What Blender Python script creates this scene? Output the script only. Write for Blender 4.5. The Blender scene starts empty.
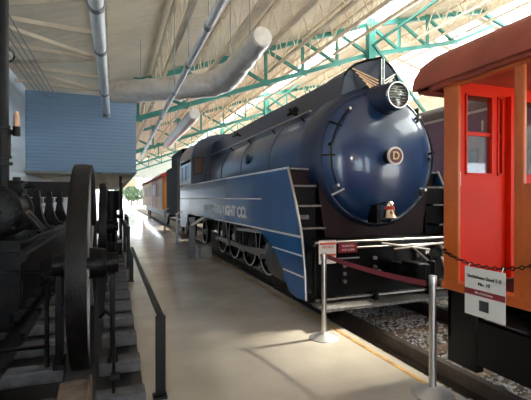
import bpy, math, random
from mathutils import Vector, Matrix
random.seed(7)
C = bpy.context.scene.collection
PI = math.pi
S_, C_ = math.sin(math.radians(20.62)), math.cos(math.radians(20.62))
EYE = 1.6

# ------------------------------------------------------------------ materials
def mat(name, col, rough=0.5, metal=0.0, var=0.0, scale=4.0, bump=0.0, bscale=40.0, spec=0.5, coat=0.0, stripe=None, detail=4, col2=None, streak=None):
    m = bpy.data.materials.new(name); m.use_nodes = True
    nt = m.node_tree; b = nt.nodes['Principled BSDF']
    b.inputs['Base Color'].default_value = (*col, 1)
    b.inputs['Roughness'].default_value = rough
    b.inputs['Metallic'].default_value = metal
    b.inputs['Specular IOR Level'].default_value = spec
    b.inputs['Coat Weight'].default_value = coat
    b.inputs['Coat Roughness'].default_value = 0.08
    tc = nt.nodes.new('ShaderNodeTexCoord')
    src = tc.outputs['Object']
    if streak:
        mp = nt.nodes.new('ShaderNodeMapping'); mp.inputs['Scale'].default_value = streak
        nt.links.new(src, mp.inputs['Vector']); src = mp.outputs['Vector']
    if var > 0 or col2:
        n = nt.nodes.new('ShaderNodeTexNoise'); n.inputs['Scale'].default_value = scale; n.inputs['Detail'].default_value = detail
        nt.links.new(src, n.inputs['Vector'])
        r = nt.nodes.new('ShaderNodeValToRGB')
        c1 = tuple(max(0, c*(1-var)) for c in col); c2 = col2 or tuple(min(1, c*(1+var)) for c in col)
        r.color_ramp.elements[0].position = 0.35; r.color_ramp.elements[1].position = 0.68
        r.color_ramp.elements[0].color = (*c1, 1); r.color_ramp.elements[1].color = (*c2, 1)
        nt.links.new(n.outputs['Fac'], r.inputs['Fac'])
        nt.links.new(r.outputs['Color'], b.inputs['Base Color'])
    if bump > 0 or stripe:
        bp = nt.nodes.new('ShaderNodeBump'); bp.inputs['Strength'].default_value = bump if bump > 0 else 0.6
        bp.inputs['Distance'].default_value = 0.02
        if stripe:      # stripe = (axis, period): corrugation
            w = nt.nodes.new('ShaderNodeTexWave'); w.wave_type = 'BANDS'; w.bands_direction = stripe[0]
            w.inputs['Scale'].default_value = 2*PI/(20*stripe[1]); w.inputs['Distortion'].default_value = 0
            nt.links.new(tc.outputs['Object'], w.inputs['Vector'])
            nt.links.new(w.outputs['Fac'], bp.inputs['Height'])
        else:
            n2 = nt.nodes.new('ShaderNodeTexNoise'); n2.inputs['Scale'].default_value = bscale; n2.inputs['Detail'].default_value = 3
            nt.links.new(src, n2.inputs['Vector']); nt.links.new(n2.outputs['Fac'], bp.inputs['Height'])
        nt.links.new(bp.outputs['Normal'], b.inputs['Normal'])
    return m

def glass_mat(name, tint=(0.9, 0.93, 0.95), refl=0.12, rough=0.03):
    m = bpy.data.materials.new(name); m.use_nodes = True; nt = m.node_tree
    nt.nodes.remove(nt.nodes['Principled BSDF'])
    o = nt.nodes['Material Output']; t = nt.nodes.new('ShaderNodeBsdfTransparent'); t.inputs['Color'].default_value = (*tint, 1)
    g = nt.nodes.new('ShaderNodeBsdfGlossy'); g.inputs['Roughness'].default_value = rough
    f = nt.nodes.new('ShaderNodeLayerWeight'); f.inputs['Blend'].default_value = .5
    pw = nt.nodes.new('ShaderNodeMath'); pw.operation = 'POWER'; pw.inputs[1].default_value = 5; nt.links.new(f.outputs['Facing'], pw.inputs[0])
    x = nt.nodes.new('ShaderNodeMixShader')
    a = nt.nodes.new('ShaderNodeMath'); a.operation = 'ADD'; a.inputs[1].default_value = refl*0.4; a.use_clamp = True
    nt.links.new(pw.outputs[0], a.inputs[0]); nt.links.new(a.outputs[0], x.inputs['Fac'])
    nt.links.new(t.outputs[0], x.inputs[1]); nt.links.new(g.outputs[0], x.inputs[2]); nt.links.new(x.outputs[0], o.inputs['Surface'])
    return m

def skylight_mat(name):
    m = bpy.data.materials.new(name); m.use_nodes = True; nt = m.node_tree
    nt.nodes.remove(nt.nodes['Principled BSDF'])
    o = nt.nodes['Material Output']; t = nt.nodes.new('ShaderNodeBsdfTransparent'); t.inputs['Color'].default_value = (0.97, 0.97, 0.94, 1)
    g = nt.nodes.new('ShaderNodeBsdfTranslucent'); g.inputs['Color'].default_value = (0.9, 0.9, 0.85, 1)
    n = nt.nodes.new('ShaderNodeTexNoise'); n.inputs['Scale'].default_value = 1.3
    r = nt.nodes.new('ShaderNodeMapRange'); r.inputs['From Min'].default_value = .3; r.inputs['From Max'].default_value = .7
    r.inputs['To Min'].default_value = .1; r.inputs['To Max'].default_value = .5
    x = nt.nodes.new('ShaderNodeMixShader'); nt.links.new(n.outputs['Fac'], r.inputs['Value']); nt.links.new(r.outputs[0], x.inputs['Fac'])
    nt.links.new(t.outputs[0], x.inputs[1]); nt.links.new(g.outputs[0], x.inputs[2]); nt.links.new(x.outputs[0], o.inputs['Surface'])
    return m

M = {}
M['concrete'] = mat('concrete', (0.53, 0.485, 0.42), 0.25, var=0.16, scale=1.1, bump=0.06, bscale=7, spec=0.5, detail=8, coat=0.3)
M['pitfloor'] = mat('pitfloor', (0.24, 0.20, 0.16), 0.9, var=0.35, scale=14, bump=0.8, bscale=30)
M['darkfloor'] = mat('darkfloor', (0.02, 0.02, 0.022), 0.5)
M['yellow'] = mat('yellow_paint', (0.50, 0.27, 0.07), 0.6, var=0.35, scale=9)
M['ceil'] = mat('roof_deck', (0.76, 0.67, 0.54), 0.85, var=0.10, scale=0.6, stripe=('Y', 0.35), bump=0.7)
M['cream'] = mat('cream_steel', (0.76, 0.66, 0.51), 0.55, var=0.1, scale=2)
M['teal'] = mat('teal_steel', (0.04, 0.235, 0.20), 0.45, var=0.2, scale=1.2)
M['wallblue'] = mat('wall_siding', (0.66, 0.74, 0.84), 0.6, stripe=('Z', 0.30), bump=0.35)
M['boxblue'] = mat('box_siding', (0.24, 0.37, 0.54), 0.5, stripe=('Z', 0.12), bump=0.4)
M['soffit'] = mat('soffit', (0.60, 0.55, 0.46), 0.7, stripe=('X', 0.16), bump=0.8)
M['pale'] = mat('pale_panel', (0.60, 0.66, 0.64), 0.7, var=0.05, stripe=('X', 0.6), bump=0.3)
M['rightwall'] = mat('tan_panel', (0.55, 0.47, 0.37), 0.8, var=0.08, stripe=('Y', 0.5), bump=0.4)
M['skyl'] = skylight_mat('skylight_panel')
M['pvc'] = mat('white_pipe', (0.84, 0.87, 0.90), 0.35, var=0.05)
M['duct'] = mat('duct_wrap', (0.82, 0.79, 0.77), 0.28, metal=0.25, var=0.1, scale=5, bump=1.0, bscale=9)
M['greymetal'] = mat('grey_metal', (0.30, 0.31, 0.33), 0.4, metal=0.6)
M['locoblue'] = mat('loco_blue', (0.012, 0.05, 0.15), 0.28, var=0.16, scale=1.6, bump=0.10, bscale=2.5, coat=0.7, spec=0.5)
M['skirtblue'] = mat('skirt_blue', (0.02, 0.12, 0.34), 0.24, var=0.10, scale=2, bump=0.14, bscale=2.2, coat=0.45, streak=(1, 1.2, 0.35))
M['locodark'] = mat('loco_dark_blue', (0.016, 0.029, 0.072), 0.36, var=0.15, scale=1.5, coat=0.3)
M['black'] = mat('black_iron', (0.005, 0.005, 0.006), 0.45, spec=.25, var=0.3, scale=8, bump=0.1)
M['blackgl'] = mat('black_gloss', (0.004, 0.004, 0.005), 0.3, spec=.2)
M['matblack'] = mat('matt_black', (0.008, 0.008, 0.009), 0.7, spec=.2)
M['iron'] = mat('engine_iron', (0.006, 0.006, 0.007), 0.36, spec=.15, var=0.5, scale=7, bump=0.25, bscale=25)
M['rimiron'] = mat('rim_iron', (0.008, 0.007, 0.007), 0.40, spec=.2, var=0.4, scale=10, bump=0.2, bscale=60)
M['rustiron'] = mat('rust_iron', (0.10, 0.07, 0.05), 0.6, var=0.5, scale=12, bump=0.3)
M['maroonblk'] = mat('maroon_black', (0.022, 0.009, 0.010), 0.5, spec=.2)
M['spokegrey'] = mat('spoke_grey', (0.22, 0.22, 0.22), 0.4, metal=.3)
M['chrome'] = mat('chrome', (0.75, 0.76, 0.78), 0.18, metal=1.0)
M['steel'] = mat('brushed_steel', (0.52, 0.50, 0.48), 0.32, metal=1.0)
M['basesteel'] = mat('base_steel', (0.75, 0.76, 0.78), 0.38, metal=.8)
M['stripe'] = mat('stripe_white', (0.85, 0.88, 0.90), 0.4)
M['whitept'] = mat('white_paint', (0.9, 0.88, 0.84), 0.5)
M['tread'] = mat('tread_grey', (0.22, 0.215, 0.21), 0.55, metal=0.3, var=0.3, scale=20)
M['greycyl'] = mat('cylinder_grey', (0.085, 0.085, 0.085), 0.5, var=0.2, scale=5)
M['bell'] = mat('bell_brass', (0.80, 0.62, 0.45), 0.16, metal=1.0)
M['bellred'] = mat('bell_red', (0.55, 0.05, 0.03), 0.4)
M['plate'] = mat('badge_maroon', (0.16, 0.015, 0.012), 0.35)
M['gold'] = mat('gold_letter', (0.92, 0.72, 0.40), 0.5)
M['glass'] = glass_mat('clear_glass')
M['lens'] = mat('lens_glass', (0.16, 0.17, 0.14), 0.15, metal=0.5, coat=1.0)
M['amber'] = mat('cab_window', (0.11, 0.045, 0.035), 0.15, coat=0.6)
M['amberpane'] = mat('amber_pane', (0.50, 0.20, 0.06), 0.5)
M['darkglass'] = mat('dark_glass', (0.03, 0.035, 0.04), 0.08, coat=1.0)
M['coachglass'] = mat('coach_glass', (0.22, 0.20, 0.25), 0.25)
M['orange'] = mat('orange_paint', (0.60, 0.125, 0.018), 0.38, var=0.10, scale=3, coat=0.2)
M['redpt'] = mat('red_paint', (0.70, 0.024, 0.004), 0.42, var=0.06, scale=3, bump=0.12, bscale=4, spec=.15)
M['terra'] = mat('terracotta_roof', (0.42, 0.090, 0.050), 0.55, var=0.18, scale=3, bump=0.1, bscale=12)
M['tuscan'] = mat('tuscan_coach', (0.24, 0.12, 0.17), 0.35, var=0.1, coat=0.3)
M['coachroof'] = mat('coach_roof', (0.11, 0.08, 0.09), 0.6)
M['beige'] = mat('beige_trim', (0.62, 0.56, 0.45), 0.5)
M['greenpt'] = mat('green_band', (0.01, 0.10, 0.06), 0.5)
M['belt'] = mat('belt_maroon', (0.18, 0.018, 0.035), 0.7)
M['signwhite'] = mat('sign_white', (0.78, 0.76, 0.72), 0.45)
M['signmar'] = mat('sign_maroon', (0.28, 0.02, 0.035), 0.5)
M['signred'] = mat('sign_red', (0.62, 0.10, 0.06), 0.5)
M['ink'] = mat('ink', (0.04, 0.04, 0.045), 0.6)
M['tie'] = mat('timber_tie', (0.10, 0.104, 0.115), 0.65, var=0.3, scale=9, bump=0.3, bscale=30)
M['oldtie'] = mat('old_tie', (0.42, 0.30, 0.21), 0.8, var=0.3, scale=10, bump=0.3)
M['railst'] = mat('rail_steel', (0.075, 0.058, 0.048), 0.45, metal=0.3, var=0.3, scale=5)
M['stone'] = mat('ballast_stone', (0.86, 0.80, 0.71), 0.85, var=0.45, scale=16)
M['cary'] = mat('car_yellow', (0.75, 0.30, 0.06), 0.5)
M['carr'] = mat('car_red', (0.50, 0.05, 0.03), 0.5)
M['block'] = mat('grey_block', (0.33, 0.32, 0.31), 0.8, var=0.1)
M['leaf'] = mat('leaf', (0.028, 0.055, 0.018), 0.8, var=0.5, scale=3)
M['bark'] = mat('bark', (0.12, 0.08, 0.05), 0.9)
M['towerm'] = mat('tower_cream', (0.15, 0.115, 0.07), 0.8)
M['ground'] = mat('ground_outside', (0.55, 0.52, 0.47), 0.9, var=0.2, scale=0.3)
M['lampw'] = mat('lamp_white', (0.8, 0.8, 0.78), 0.4)
M['brass'] = mat('aged_brass', (0.45, 0.27, 0.16), 0.35, metal=0.7)

# ------------------------------------------------------------------ mesh builder
def wloc(o):
    v = Vector((0, 0, 0))
    while o is not None:
        v += o.location; o = o.parent
    return v

class MB:
    def __init__(s): s.v = []; s.f = []
    def add(s, vs, fs):
        n = len(s.v); s.v += [tuple(v) for v in vs]; s.f += [tuple(i+n for i in f) for f in fs]; return s
    def box(s, x0, x1, y0, y1, z0, z1):
        v = [(x, y, z) for z in (z0, z1) for y in (y0, y1) for x in (x0, x1)]
        return s.add(v, [(0, 2, 3, 1), (4, 5, 7, 6), (0, 1, 5, 4), (2, 6, 7, 3), (0, 4, 6, 2), (1, 3, 7, 5)])
    def beam(s, p0, p1, w, h=None, up=(0, 0, 1)):
        h = h or w; p0 = Vector(p0); p1 = Vector(p1); d = (p1-p0).normalized()
        u = Vector(up)
        if abs(d.dot(u)) > .98: u = Vector((0, 1, 0))
        a = d.cross(u).normalized(); b = a.cross(d).normalized()
        v = [p+a*i*w/2+b*j*h/2 for p in (p0, p1) for i, j in ((-1, -1), (1, -1), (1, 1), (-1, 1))]
        return s.add(v, [(3, 2, 1, 0), (4, 5, 6, 7), (0, 1, 5, 4), (1, 2, 6, 5), (2, 3, 7, 6), (3, 0, 4, 7)])
    def cyl(s, p0, p1, r0, r1=None, n=24, caps=True):
        r1 = r0 if r1 is None else r1
        p0 = Vector(p0); p1 = Vector(p1); d = (p1-p0).normalized()
        u = Vector((0, 0, 1)) if abs(d.z) < .9 else Vector((1, 0, 0))
        a = d.cross(u).normalized(); b = a.cross(d).normalized()
        vs = []
        for p, r in ((p0, r0), (p1, r1)):
            for i in range(n):
                t = 2*PI*i/n; vs.append(p+a*math.cos(t)*r+b*math.sin(t)*r)
        fs = [(i, (i+1) % n, n+(i+1) % n, n+i) for i in range(n)]
        if caps: fs += [tuple(range(n-1, -1, -1)), tuple(range(n, 2*n))]
        return s.add(vs, fs)
    def tube(s, pts, r, n=10):
        pts = [Vector(p) for p in pts]; rings = []
        prev = None
        for i, p in enumerate(pts):
            d = (pts[min(i+1, len(pts)-1)]-pts[max(i-1, 0)]).normalized()
            if prev is None:
                u = Vector((0, 0, 1)) if abs(d.z) < .9 else Vector((1, 0, 0)); a = d.cross(u).normalized()
            else:
                a = (prev-d*prev.dot(d)).normalized()
            prev = a; b = a.cross(d).normalized()
            rr = r[i] if isinstance(r, (list, tuple)) else r
            rings.append([p+a*math.cos(2*PI*k/n)*rr+b*math.sin(2*PI*k/n)*rr for k in range(n)])
        vs = [v for q in rings for v in q]
        fs = [(i*n+k, i*n+(k+1) % n, (i+1)*n+(k+1) % n, (i+1)*n+k) for i in range(len(pts)-1) for k in range(n)]
        fs += [tuple(range(n-1, -1, -1)), tuple(range((len(pts)-1)*n, len(pts)*n))]
        return s.add(vs, fs)
    def lathe(s, prof, o, axis='Y', n=64, a0=0, a1=2*PI, close=False):
        # prof: list of (radius, along)
        o = Vector(o); full = abs(a1-a0-2*PI) < 1e-6; m = n if full else n+1
        vs = []
        for r, h in prof:
            for i in range(m):
                t = a0+(a1-a0)*i/n; c, q = math.cos(t)*r, math.sin(t)*r
                vs.append(o+(Vector((c, h, q)) if axis == 'Y' else Vector((h, c, q)) if axis == 'X' else Vector((c, q, h))))
        fs = []
        P = len(prof)
        for j in range(P-1 if not close else P):
            for i in range(n):
                k = (i+1) % m; j2 = (j+1) % P
                fs.append((j*m+i, j*m+k, j2*m+k, j2*m+i))
        return s.add(vs, fs)
    def ring(s, o, axis, R, w, t, n=48):   # flat ring: outer radius R, radial thickness t, axial width w
        return s.lathe([(R, -w/2), (R, w/2), (R-t, w/2), (R-t, -w/2)], o, axis, n, close=True)
    def torus(s, o, axis, R, r, n=48, k=8):
        return s.lathe([(R+r*math.cos(2*PI*i/k), r*math.sin(2*PI*i/k)) for i in range(k)], o, axis, n, close=True)
    def prism(s, poly, axis, a, b):        # poly in the two other coordinates (order x,y,z without axis)
        n = len(poly); vs = []
        for h in (a, b):
            for p in poly:
                vs.append((h, p[0], p[1]) if axis == 'X' else (p[0], h, p[1]) if axis == 'Y' else (p[0], p[1], h))
        return s.add(vs, [tuple(range(n-1, -1, -1)), tuple(range(n, 2*n))]+[(i, (i+1) % n, n+(i+1) % n, n+i) for i in range(n)])
    def loft(s, secs, caps=True, closed=True):
        n = len(secs[0]); vs = [v for q in secs for v in q]
        fs = [(i*n+k, i*n+(k+1) % n, (i+1)*n+(k+1) % n, (i+1)*n+k) for i in range(len(secs)-1) for k in range(n if closed else n-1)]
        if caps: fs += [tuple(range(n-1, -1, -1)), tuple(range((len(secs)-1)*n, len(secs)*n))]
        return s.add(vs, fs)
    def build(s, name, m, parent=None, bevel=0.0, smooth=True, origin=None):
        import bmesh
        me = bpy.data.meshes.new(name)
        o = wloc(parent) if parent else Vector(origin or (0, 0, 0))
        me.from_pydata([tuple(Vector(v)-o) for v in s.v], [], s.f)
        bm = bmesh.new(); bm.from_mesh(me); bmesh.ops.recalc_face_normals(bm, faces=bm.faces)
        bm.to_mesh(me); bm.free()
        if smooth:
            for p in me.polygons: p.use_smooth = True
            me.set_sharp_from_angle(angle=math.radians(35))
        me.materials.append(M[m] if isinstance(m, str) else m)
        ob = bpy.data.objects.new(name, me); C.objects.link(ob)
        if parent: ob.parent = parent
        else: ob.location = o
        if bevel > 0:
            b = ob.modifiers.new('bevel', 'BEVEL'); b.width = bevel; b.segments = 2; b.limit_method = 'ANGLE'
        return ob

def tag(o, label=None, cat=None, group=None, kind=None):
    if label: o['label'] = label
    if cat: o['category'] = cat
    if group: o['group'] = group
    if kind: o['kind'] = kind
    return o
def thing(name, loc, label, cat, group=None):
    o = bpy.data.objects.new(name, None); C.objects.link(o); o.location = loc; o.empty_display_size = .1
    return tag(o, label, cat, group)
def struct(name, mb, m, label=None, **k):
    o = mb.build(name, m, **k); o['kind'] = 'structure'
    if label: o['label'] = label
    return o
def copy_tree(o, parent=None):
    c = o.copy(); C.objects.link(c); c.parent = parent
    for ch in [x for x in list(C.objects) if x.parent == o]: copy_tree(ch, c)
    return c
def text(name, s, size, m, parent, pos, right, up, extrude=0.004, align='CENTER', sx=1.0, bold=0.0):
    cu = bpy.data.curves.new(name, 'FONT'); cu.body = s; cu.size = size; cu.extrude = extrude; cu.align_x = align; cu.align_y = 'CENTER'; cu.offset = bold
    t = bpy.data.objects.new(name, cu); C.objects.link(t)
    dg = bpy.context.evaluated_depsgraph_get(); me = bpy.data.meshes.new_from_object(t.evaluated_get(dg))
    bpy.data.objects.remove(t)
    R = Vector(right).normalized(); U = Vector(up).normalized(); N = R.cross(U)
    base = Vector(pos)-(wloc(parent) if parent else Vector((0, 0, 0)))
    for v in me.vertices: v.co = base+R*(v.co.x*sx)+U*v.co.y+N*v.co.z
    me.materials.clear(); me.materials.append(M[m])
    ob = bpy.data.objects.new(name, me); C.objects.link(ob)
    if parent: ob.parent = parent
    return ob

ORD = ['first', 'second', 'third', 'fourth', 'fifth', 'sixth', 'seventh', 'eighth', 'ninth', 'tenth', 'eleventh', 'twelfth', 'thirteenth', 'fourteenth', 'fifteenth', 'sixteenth', 'seventeenth', 'eighteenth', 'nineteenth', 'twentieth']

# ================================================================== SETTING
def zr(X):   # underside of roof deck
    if X <= 12.2: return 5.3+.36*(X+2.8)
    if X <= 20: return 10.7+.25*(X-12.2)
    return 12.65-.27*(X-20)
FAR = 72.0
struct('floor', MB().box(-2.8, 2.62, -12, FAR, -.35, 0), 'concrete')
struct('trim_1', MB().box(-2.78, .22, -7, 14.6, .001, .008), 'darkfloor', 'black painted plinth floor under the engine display')
struct('trim_2', MB().box(2.485, 2.525, -6, FAR-2, .0005, .004), 'yellow', 'yellow safety line along the platform edge')
struct('floor_pit', MB().box(2.62, 33, -12, FAR, -.6, -.2), 'pitfloor')
g_ = MB().box(-80, 120, FAR, 220, -.5, -.25); g_.box(-60, 80, -60, -12.2, -.5, -.01); g_.box(33.2, 80, -12.2, FAR, -.5, -.22)  # front and right strips unseen, added to bounce sunlight onto the ceiling
struct('ground', g_, 'ground')
struct('wall_left', MB().box(-3.0, -2.8, -12, FAR, -.3, 5.4), 'wallblue')
w = MB(); w.box(33, 33.2, -12, FAR, -.3, 1.2); w.box(33, 33.2, -12, FAR, 8.6, 9.3)
for i in range(18): w.box(33, 33.2, -12+4.92*i, -11.7+4.92*i, 1.2, 8.6)
struct('wall_right', w, 'rightwall')
struct('window_3', MB().box(33.08, 33.1, -12, FAR, 1.2, 8.6), 'glass')
w = MB(); w.prism([(-3, 3.6), (33, 3.6), (33, 9.2), (20, 12.7), (12.2, 10.75), (-3, 5.25)], 'Y', -12.2, -12)  # unseen wall, put in with limited openings to cut light from behind
for a_, b_ in ((-3, -1.5), (3.5, 5), (11, 14), (22, 33)): w.box(a_, b_, -12.2, -12, -.3, 3.6)
struct('wall_front', w, 'pale')
e = MB(); e.prism([(-3, 5.1), (33, 5.1), (33, 9.2), (20, 12.6), (12.2, 10.7), (-3, 5.2)], 'Y', FAR, FAR+.2)
for x in (-2.8, 4.6, 12, 20, 28): e.box(x-.15, x+.15, FAR, FAR+.2, -.3, 5.1)
e.box(-3, 33, FAR-.02, FAR+.22, 5.0, 5.25)
struct('wall_back', e, 'pale')
r = MB()
SK = [(11.6, 13.8), (20.6, 26.5)]
xs = [-3.0, 11.6, 13.6, 20.6, 24.2, 33.2]
def strip(mb, a, b, t0=0, t1=.12, y0=-12, y1=FAR):
    pts = [a]+[k for k in (12.2, 20) if a < k < b]+[b]
    for i in range(len(pts)-1):
        p, q = pts[i], pts[i+1]
        mb.prism([(p, zr(p)+t0), (q, zr(q)+t0), (q, zr(q)+t1), (p, zr(p)+t1)], 'Y', y0, y1)
strip(r, -3.0, 11.6); strip(r, 13.8, 20.6); strip(r, 26.5, 33.2)
for a, b in SK:                       # deck bars between the skylight panels
    y = -12
    while y < FAR:
        strip(r, a, b, 0, .12, y, y+.35); y += 3.75
struct('ceiling', r, 'ceil')
for i, (a, b) in enumerate(SK):
    w = MB(); strip(w, a, b, .05, .07); struct('window_%d' % (i+1), w, 'skyl')

# mezzanine box
bx = thing('mezzanine_room', (-1.04, 15.3, 2.47), 'blue horizontally ribbed mezzanine room hung against the left wall', 'room')
MB().box(-2.79, .72, 15.3, 44, 2.55, 5.18).build('siding', 'boxblue', bx)
MB().box(-2.79, .60, 15.42, 43.9, 2.44, 2.55).build('soffit', 'soffit', bx)
b = MB().box(-2.79, .745, 15.27, 15.30, 5.12, 5.2); b.box(.72, .745, 15.27, 44, 5.12, 5.2); b.box(-2.79, .745, 15.27, 15.30, 2.5, 2.57)
b.box(.72, .745, 15.27, 44, 2.5, 2.57); b.build('edge_trim', 'boxblue', bx)

# ------------------------------------------------------------------ roof trusses
def truss(Y, first, lab):
    t = thing('roof_truss', (.9, Y, zr(.9)-1.8), lab, 'truss', 'green roof trusses')
    X0, X1, D = .9, 20, 1.55
    tp = lambda x: Vector((x, Y, zr(x)-.18))
    bt = lambda x: Vector((x, Y, zr(x)-.18-D*(1 if x < 18 else (1-(x-18)/4))))
    a = MB(); a.beam(tp(X0), tp(12.2), .2); a.beam(tp(12.2), tp(20), .2); a.beam(tp(20), tp(25), .2); a.build('top_chord', 'teal', t)
    a = MB(); a.beam(bt(X0), bt(12.2), .2); a.beam(bt(12.2), bt(18), .2); a.beam(bt(18), bt(21), .2); a.build('bottom_chord', 'teal', t)
    n = 9
    for i in range(n):
        x = X0+(18-X0)*i/n; x2 = X0+(18-X0)*(i+1)/n
        v = MB(); v.beam(tp(x), bt(x), .12); v.build('post', 'teal', t)
        v = MB(); v.beam(tp(x), bt(x2), .13); v.build('diagonal', 'teal', t)
    for i in range(n+1):
        x = X0+(18-X0)*i/n
        for p in (tp(x), bt(x)): MB().box(p.x-.17, p.x+.17, Y-.11, Y-.085, p.z-.14, p.z+.14).build('gusset_plate', 'teal', t)
    col = thing('roof_column', (12.2, Y-.0, -.2), 'square teal steel column carrying the %s roof truss' % first, 'column', 'teal roof columns')
    k = MB(); k.box(12.0, 12.4, Y-.45, Y-.12, -.2, zr(12.2)-.02); k.build('shaft', 'teal', col, bevel=.02)
    k = MB(); k.box(11.8, 12.6, Y-.6, Y-.02, -.2, -.16); k.build('base_plate', 'teal', col)
    MB().beam((12.2, Y-.46, 9.4), (15.5, Y-.46, 6.2), .12).build('brace', 'teal', col); MB().beam((12.2, Y-.3, 9.3), (13.5, Y-4, 10.5), .1).build('brace', 'teal', col)
truss(17.5, 'nearest', 'green triangulated roof truss nearest the camera above the blue locomotive')
truss(32.5, 'second', 'green triangulated roof truss, second from the camera')
truss(47.5, 'third', 'green triangulated roof truss, third from the camera')
truss(62.5, 'farthest', 'green triangulated roof truss, farthest from the camera')

# joists along Y
def joist_proto():
    D = 1.15; L = 14.5; N = 12
    t = thing('roof_joist', (0, 2.8, 5), 'x', 'joist')
    MB().box(-.06, .06, 2.8, 2.8+L, 5-.05, 5.05).build('top_chord', 'cream', t)
    MB().box(-.06, .06, 2.8, 2.8+L, 5-D-.05, 5-D+.05).build('bottom_chord', 'cream', t)
    w = MB(); st = L/N
    for i in range(N):
        y = 2.8+st*i
        w.beam((0, y, 5), (0, y+st/2, 5-D), .035); w.beam((0, y+st/2, 5-D), (0, y+st, 5), .035)
    w.build('web', 'cream', t)
    return t
J = joist_proto(); first = True
JX = [-1.95+1.72*i for i in range(13)]
bays = ['in the bay above the camera', 'in the second bay from the camera', 'in the third bay from the camera', 'in the fourth bay from the camera']
for bi, bay in enumerate(bays):
    for ji, x in enumerate(JX):
        if x < -1 or (bi >= 1 and x < 1): continue
        if 11.6-.1 < x < 13.7: continue
        o = J if first else copy_tree(J); first = False
        o.location = (x, 2.8+15*bi, zr(x)-.13)
        tag(o, 'cream open-web roof joist %s, %s from the left wall' % (bay, ORD[ji]), 'joist', 'cream roof joists')
# bracing left
rb = thing('roof_bracing', (-1.5, 4, 4.9), 'cream zigzag bracing between the left wall and the first long joist', 'bracing')
ys = [4.2+1.6*i for i in range(7)]
for i, y in enumerate(ys):
    MB().beam((-2.78, y, 5.12), (-.34, y, 5.0), .06, .09).build('strut', 'cream', rb)
    if i < 6: MB().beam((-2.78, y, 5.12) if i % 2 else (-.34, y, 5.0), (-.34, y+1.6, 5.0) if i % 2 else (-2.78, y+1.6, 5.12), .05, .08).build('diagonal', 'cream', rb)
MB().beam((-.33, 3, 4.98), (-.33, 15, 4.98), .09, .12).build('edge_beam', 'cream', rb)
for i in range(5):
    o = MB().cyl((-2.35+.13*i, 3, 4.99), (-2.35+.13*i, 15.2, 4.99), .014, n=8).build('conduit', 'greymetal', origin=(-2.35+.13*i, 3, 4.99))
    tag(o, 'thin grey conduit run along the ceiling by the left wall, %s from the wall' % ORD[i], 'conduit', 'ceiling conduits')

# pipes and ducts
def pipe(name, p0, p1, r, label, cl):
    p0 = Vector(p0); p1 = Vector(p1); t = thing(name, p0, label, 'pipe')
    MB().cyl(p0, p1, r, n=24).build('tube', 'pvc', t)
    d = (p1-p0).normalized()
    for s in cl:
        q = p0+(p1-p0)*s; MB().cyl(q-d*.07, q+d*.07, r*1.15, n=24).build('coupling', 'greymetal', t)
        a = MB(); top = zr(q.x); a.cyl((q.x, q.y, q.z+r), (q.x, q.y, top+.01), .009, n=6); a.build('hanger_rod', 'greymetal', t)
    return t
lp = pipe('ceiling_pipe', (-.27, 2.5, 4.6), (-.27, 14.95, 4.6), .115, 'thick white pipe running from above the camera to the blue mezzanine room', (.34, .50, .78))
pipe('ceiling_pipe', (1.33, 2.0, 4.3), (1.66, 30, 4.3), .062, 'long slender white pipe hung down the middle of the hall over the walkway', (.15, .22, .30, .42, .6, .8))
q = MB(); q.tube([(-.27, 14.93, 4.6), (-.27, 15.03, 4.58), (-.27, 15.09, 4.45)], .125, 16); q.build('end_elbow', 'greymetal', lp)
def ducty(name, pts, r, label, top=1.0):
    t = thing(name, pts[0], label, 'duct')
    P = []
    for i in range(len(pts)-1):
        a = Vector(pts[i]); b_ = Vector(pts[i+1]); n = max(2, int((b_-a).length/.16))
        for k in range(n): P.append(a.lerp(b_, k/n))
    P.append(Vector(pts[-1]))
    rr = [r*(1+.05*math.sin(i*1.9)+random.uniform(-.03, .03))*min(top, .84+.03*i) for i in range(len(P))]
    MB().tube(P, rr, 24).build('wrap', 'duct', t)
    d = (P[0]-P[1]).normalized()
    MB().cyl(P[0]-d*.02, P[0]+d*.03, r*.82, r*.76, n=24).build('end_cap', 'duct', t)
    a = MB()
    for k in (.12, .35, .6, .85):
        p = P[int(len(P)*k)]; a.cyl((p.x, p.y, p.z+r*.9), (p.x, p.y, zr(p.x)+.01), .01, n=6)
    a.build('hanger_rods', 'greymetal', t)
    return t
ducty('air_duct', [(2.83, 7.7, 4.9), (2.86, 10.4, 4.85), (2.75, 11.0, 4.85), (2.4, 11.5, 4.85), (.05, 13.8, 5.0)], .25, 'fat foil-wrapped air duct bending left above the locomotive cab', 1.4)
ducty('air_duct', [(2.85, 15.2, 4.8), (2.9, 24, 4.8)], .24, 'fat pale wrapped air duct further down the hall, running straight')
# wall spotlight, small lamp
t = thing('wall_spotlight', (-2.62, 11.6, 5.1), 'black round spotlight clamped high on the left wall beside the blue room', 'lamp')
MB().cyl((-2.45, 11.35, 5.08), (-2.5, 11.75, 5.18), .17, .13).build('housing', 'black', t)
MB().cyl((-2.445, 11.33, 5.076), (-2.45, 11.36, 5.082), .12).build('lens', 'whitept', t)
q = MB(); q.beam((-2.8, 11.6, 5.15), (-2.5, 11.6, 5.15), .05); q.cyl((-2.79, 11.6, 5.15), (-2.70, 11.6, 5.15), .11); q.build('bracket', 'black', t)
t = thing('pendant_lamp', (-1.25, 7.05, 4.9), 'small white round lamp hanging from the ceiling near the left wall', 'lamp')
MB().lathe([(.001, -.07), (.04, -.06), (.065, 0), (.05, .05), (.001, .07)], (-1.25, 7.05, 4.93), 'Z', 20).build('globe', 'lampw', t)
MB().cyl((-1.25, 7.05, 4.99), (-1.25, 7.05, zr(-1.25)+.01), .01, n=8).build('stem', 'greymetal', t)

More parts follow.
